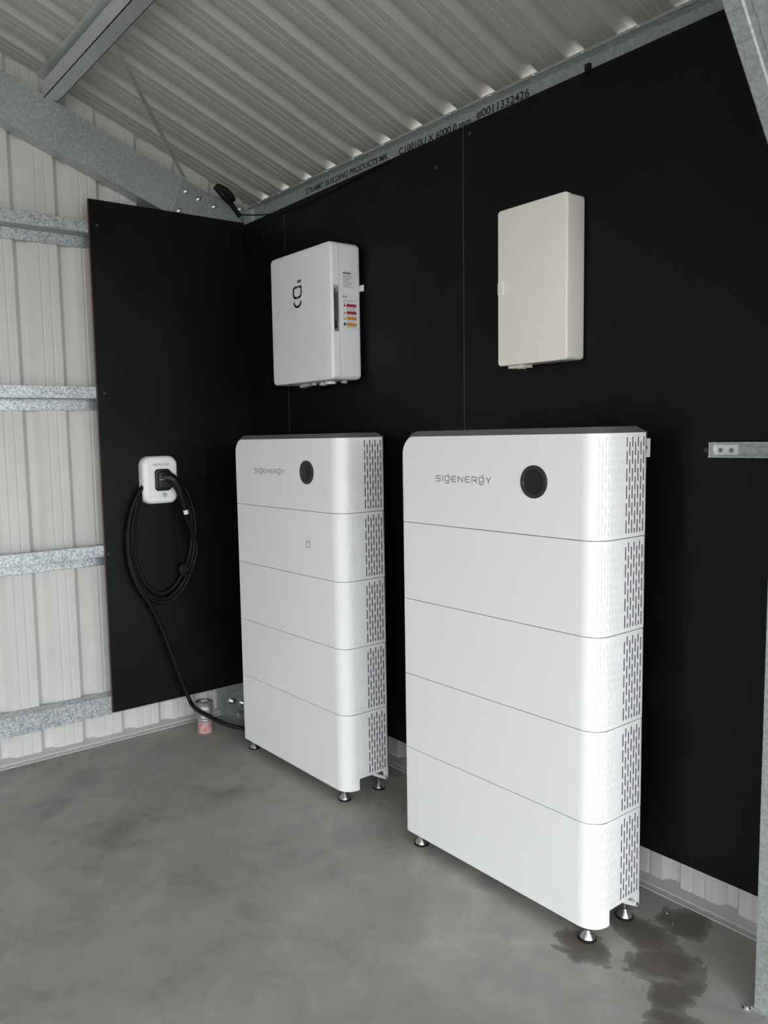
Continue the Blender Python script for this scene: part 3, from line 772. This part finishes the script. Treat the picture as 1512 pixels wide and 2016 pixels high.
# ================================================================== CHARGER
ch = empty('ev_charger', (G, -.6, 1.16)); tag(ch, 'small white wall charger with a black plug in its holster and coiled black cable', 'charger')
cy, czc, cwid, chei, cth = -.601, 1.275, .184, .230, .052
cl = rrect(cwid, chei, .046, 8)
def chf(u, v, d): return (G + .0006 + cth - d, cy - cwid / 2 + u, czc - chei / 2 + v)
mb = MB(); pillow(mb, cl, chf, cth, .022, 0, 6); hs = attach(mb.build('housing', 'white', ch, 40), ch)
mb = MB(); ho = rrect(.082, .106, .018, 6); o3 = [(u + .058, v + .062) for u, v in ho]; mb.prism([chf(u, v, .0005) for u, v in o3], (.003, 0, 0)); attach(mb.build('holster', 'rubber', ch, 40), ch)
mb = MB(); wordmark(mb, .052, .186, .085, .0075, chf, .0018); attach(mb.build('logo', 'lightprint', ch), ch)
mb = MB(); mb.prism([chf(.105 + .0135 * math.cos(a), .042 + .0135 * math.sin(a), .0003) for a in [math.radians(30 + 60 * k) for k in range(6)]], (.003, 0, 0)); btn = attach(mb.build('button', 'lightprint', ch), ch)
mb = MB(); mb.box((G + cth + .0025, cy + .004, czc - .083), (G + cth + .0034, cy + .0065, czc - .069)); mb.box((G + cth + .0025, cy + .004, czc - .083), (G + cth + .0034, cy + .011, czc - .081)); attach(mb.build('button_mark', 'white', ch), ch)
# plug: head in the holster, handle bending down to the right
xh = G + cth
mb = MB(); hd = rrect(.074, .094, .020, 6)
pillow(mb, hd, lambda u, v, d: (xh + .044 - d, cy - .034 + u, czc - .046 + v), .046, .012, 0, 4)
path = spline([(xh + .022, cy + .010, czc + .012), (xh + .040, cy + .034, czc + .006), (xh + .045, cy + .060, czc - .030), (xh + .042, cy + .078, czc - .070), (xh + .036, cy + .094, czc - .112), (xh + .030, cy + .106, czc - .150)], 6)
rd = [.032 - .0195 * min(1, (k / (len(path) - 1)) * 1.15) ** .8 for k in range(len(path))]
mb.tube(path, rd, 14)
for k in range(4):
    i = 17 + 2 * k; mb.tube([path[i] - (path[i + 1] - path[i]).normalized() * .002, path[i] + (path[i + 1] - path[i]).normalized() * .002], rd[i] + .0015, 14)
plug = attach(mb.build('plug', 'plug', ch, 45), ch)
mb = MB(); mb.box((xh + .0435, cy - .028, czc + .002), (xh + .0446, cy - .010, czc + .005)); attach(mb.build('plug_mark', 'lightprint', ch), ch)
e0, e1 = path[-1], path[-1] + (path[-1] - path[-2]).normalized() * .022
mb = MB(); mb.tube([e0, e1], .0122, 16); attach(mb.build('cable_tag', 'label', ch, 40), ch)
# cable: from the plug into the hanging coil; a supply cable runs down to the floor behind the cabinet
CR_ = .0098; pts = [e0, e1, e1 + (e1 - e0) * 1.4 + V((-.006, 0, 0))]
loops = 3.72; c0y, c0z = -.592, .990
K = 90
for k in range(1, K + 1):
    t = k / K; a = math.radians(4) - 2 * math.pi * loops * t
    lp = t * loops; q = math.floor(lp); J = (.014, -.004, .006, -.022, -.012); j = J[int(q)]; j2 = J[int(q) + 1]; jj = j + (j2 - j) * (lp - q)
    ry = .176 + jj * (1.15 - .5 * math.cos(a)); rz = .305 + jj * 1.5
    zz_ = c0z + rz * math.sin(a); yy_ = c0y + ry * math.cos(a) * (1 + .06 * math.sin(a)) + .012 * math.sin(a)
    pts.append(V((G + .0135 + .022 * (1 - t), yy_, zz_)))
mb = MB(); mb.tube(spline(pts, 4), CR_, 10); attach(mb.build('charging_cable', 'rubber', ch, 60), ch)
pts = [(G + .02, -.660, 1.225), (G + .022, -.735, 1.16), (G + .028, -.776, 1.03), (G + .03, -.772, .88), (G + .034, -.735, .76), (G + .036, -.682, .674), (.098, -.623, .538), (.105, -.563, .348), (.118, -.510, .185), (.175, -.503, .138), (.255, -.466, .106), (.345, -.420, .080), (.40, -.33, .05), (.435, -.20, .020), (.435, -.10, .012)]
mb = MB(); mb.tube(spline(pts, 8), CR_ * 1.05, 10); attach(mb.build('supply_cable', 'rubber', ch, 60), ch)
mb = MB(); mb.lathe([(.030, 0), (.033, .004), (.034, .030), (.030, .034), (.024, .034), (.022, .012), (0, .012)], (G + .030, -.492, .825), (1, 0, 0), 20); dc = attach(mb.build('dust_cap', 'plug', ch, 40), ch)
mb = MB(); mb.tube(spline([(G + .045, -.51, .86), (G + .03, -.515, .98), (G + .03, -.516, 1.10), (G + .05, -.52, 1.17)], 6), .0022, 6); attach(mb.build('cap_cord', 'rubber', ch), ch)
mb = MB(); mb.prism([(G + .0006, cy - .03, czc - .02), (G + .0006, cy + .03, czc - .02), (G + .0006, cy + .03, czc + .03), (G + .0006, cy - .03, czc + .03)], (.02, 0, 0)); attach(mb.build('back_plate', 'rubber', ch), ch)

# ================================================================== SMALL THINGS
pp = empty('wrapped_pipe', (.165, -.445, 0)); tag(pp, 'short pipe stub wrapped in silver tape with a pink base, by the corner', 'pipe')
mb = MB(); prof = [(.034, .0), (.033, .010), (.031, .030), (.0315, .058), (.030, .060)]; mb.lathe([(r * 1.14, h) for r, h in prof], (.165, -.445, 0), (0, 0, 1), 20); attach(mb.build('pink_base', 'pink', pp, 40), pp)
mb = MB(); prof = [(.030, .055), (.034, .060), (.035, .066), (.0325, .071), (.0355, .076), (.0355, .082), (.033, .086), (.034, .092), (.038, .104), (.041, .118), (.039, .130), (.036, .138), (.0385, .146), (.040, .153), (.036, .158), (.024, .155), (.018, .140)]
mb.lathe([(r * 1.14, h) for r, h in prof], (.165, -.445, 0), (0, 0, 1), 22); wr_ = mb.build('tape_wrap', 'foil', pp, 50)
for v in wr_.data.vertices:
    a = math.atan2(v.co.y + .445, v.co.x - .165); k = 1 + .07 * math.sin(a * 5 + v.co.z * 60) * (v.co.z > .085); v.co.x = .165 + (v.co.x - .165) * k; v.co.y = -.445 + (v.co.y + .445) * k
attach(wr_, pp)
bs = empty('cable_sleeve', (.12, -.12, 2.57)); tag(bs, 'drooping black cable sleeve on the rafter end plate in the corner', 'cable')
mb = MB(); mb.tube(spline([(.128, -.262, 2.694), (.132, -.225, 2.668), (.132, -.185, 2.632), (.128, -.150, 2.602), (.124, -.120, 2.572)], 6), [.010 + .008 * math.sin(math.pi * min(1, k / 14)) if k < 14 else .012 for k in range(25)], 12); attach(mb.build('sleeve', 'rubber', bs, 60), bs)
mb = MB(); mb.tube(spline([(.134, -.255, 2.698), (.142, -.215, 2.682), (.142, -.180, 2.657), (.138, -.160, 2.640)], 6), [.011 + .006 * math.sin(math.pi * k / 18) for k in range(19)], 12); attach(mb.build('sleeve_flap', 'rubber', bs, 60), bs)
mb = MB(); mb.tube(spline([(.124, -.118, 2.582), (.17, -.095, 2.573), (.26, -.082, 2.555), (.40, -.075, 2.533), (.56, -.070, 2.528), (.78, -.068, 2.532), (1.0, -.067, 2.545), (1.2, -.066, 2.556)], 6), .0032, 8); attach(mb.build('thin_cable', 'rubber', bs, 60), bs)
mb = MB(); mb.box((2.105, -.072, 2.560), (2.122, -.060, 2.585)); attach(mb.build('cable_clip', 'rubber', bs), bs)
# crumbs of grit on the slab
for k, (x, y, s) in enumerate(((2.316, -1.02, .0028), (2.433, -.082, .003), (2.47, -.115, .002))):
    mb = MB(); mb.lathe([(s * .6, 0), (s, s * .5), (s * .5, s)], (x, y, 0), (0, 0, 1), 6)
    tag(mb.build('grit_crumb', 'label'), ('pale crumb lying alone in the middle of the open floor', 'pale crumb on the floor by the flashing right of the big cabinet', 'tiny pale crumb on the damp floor near the flashing')[k], 'debris', 'pale crumbs on the floor')
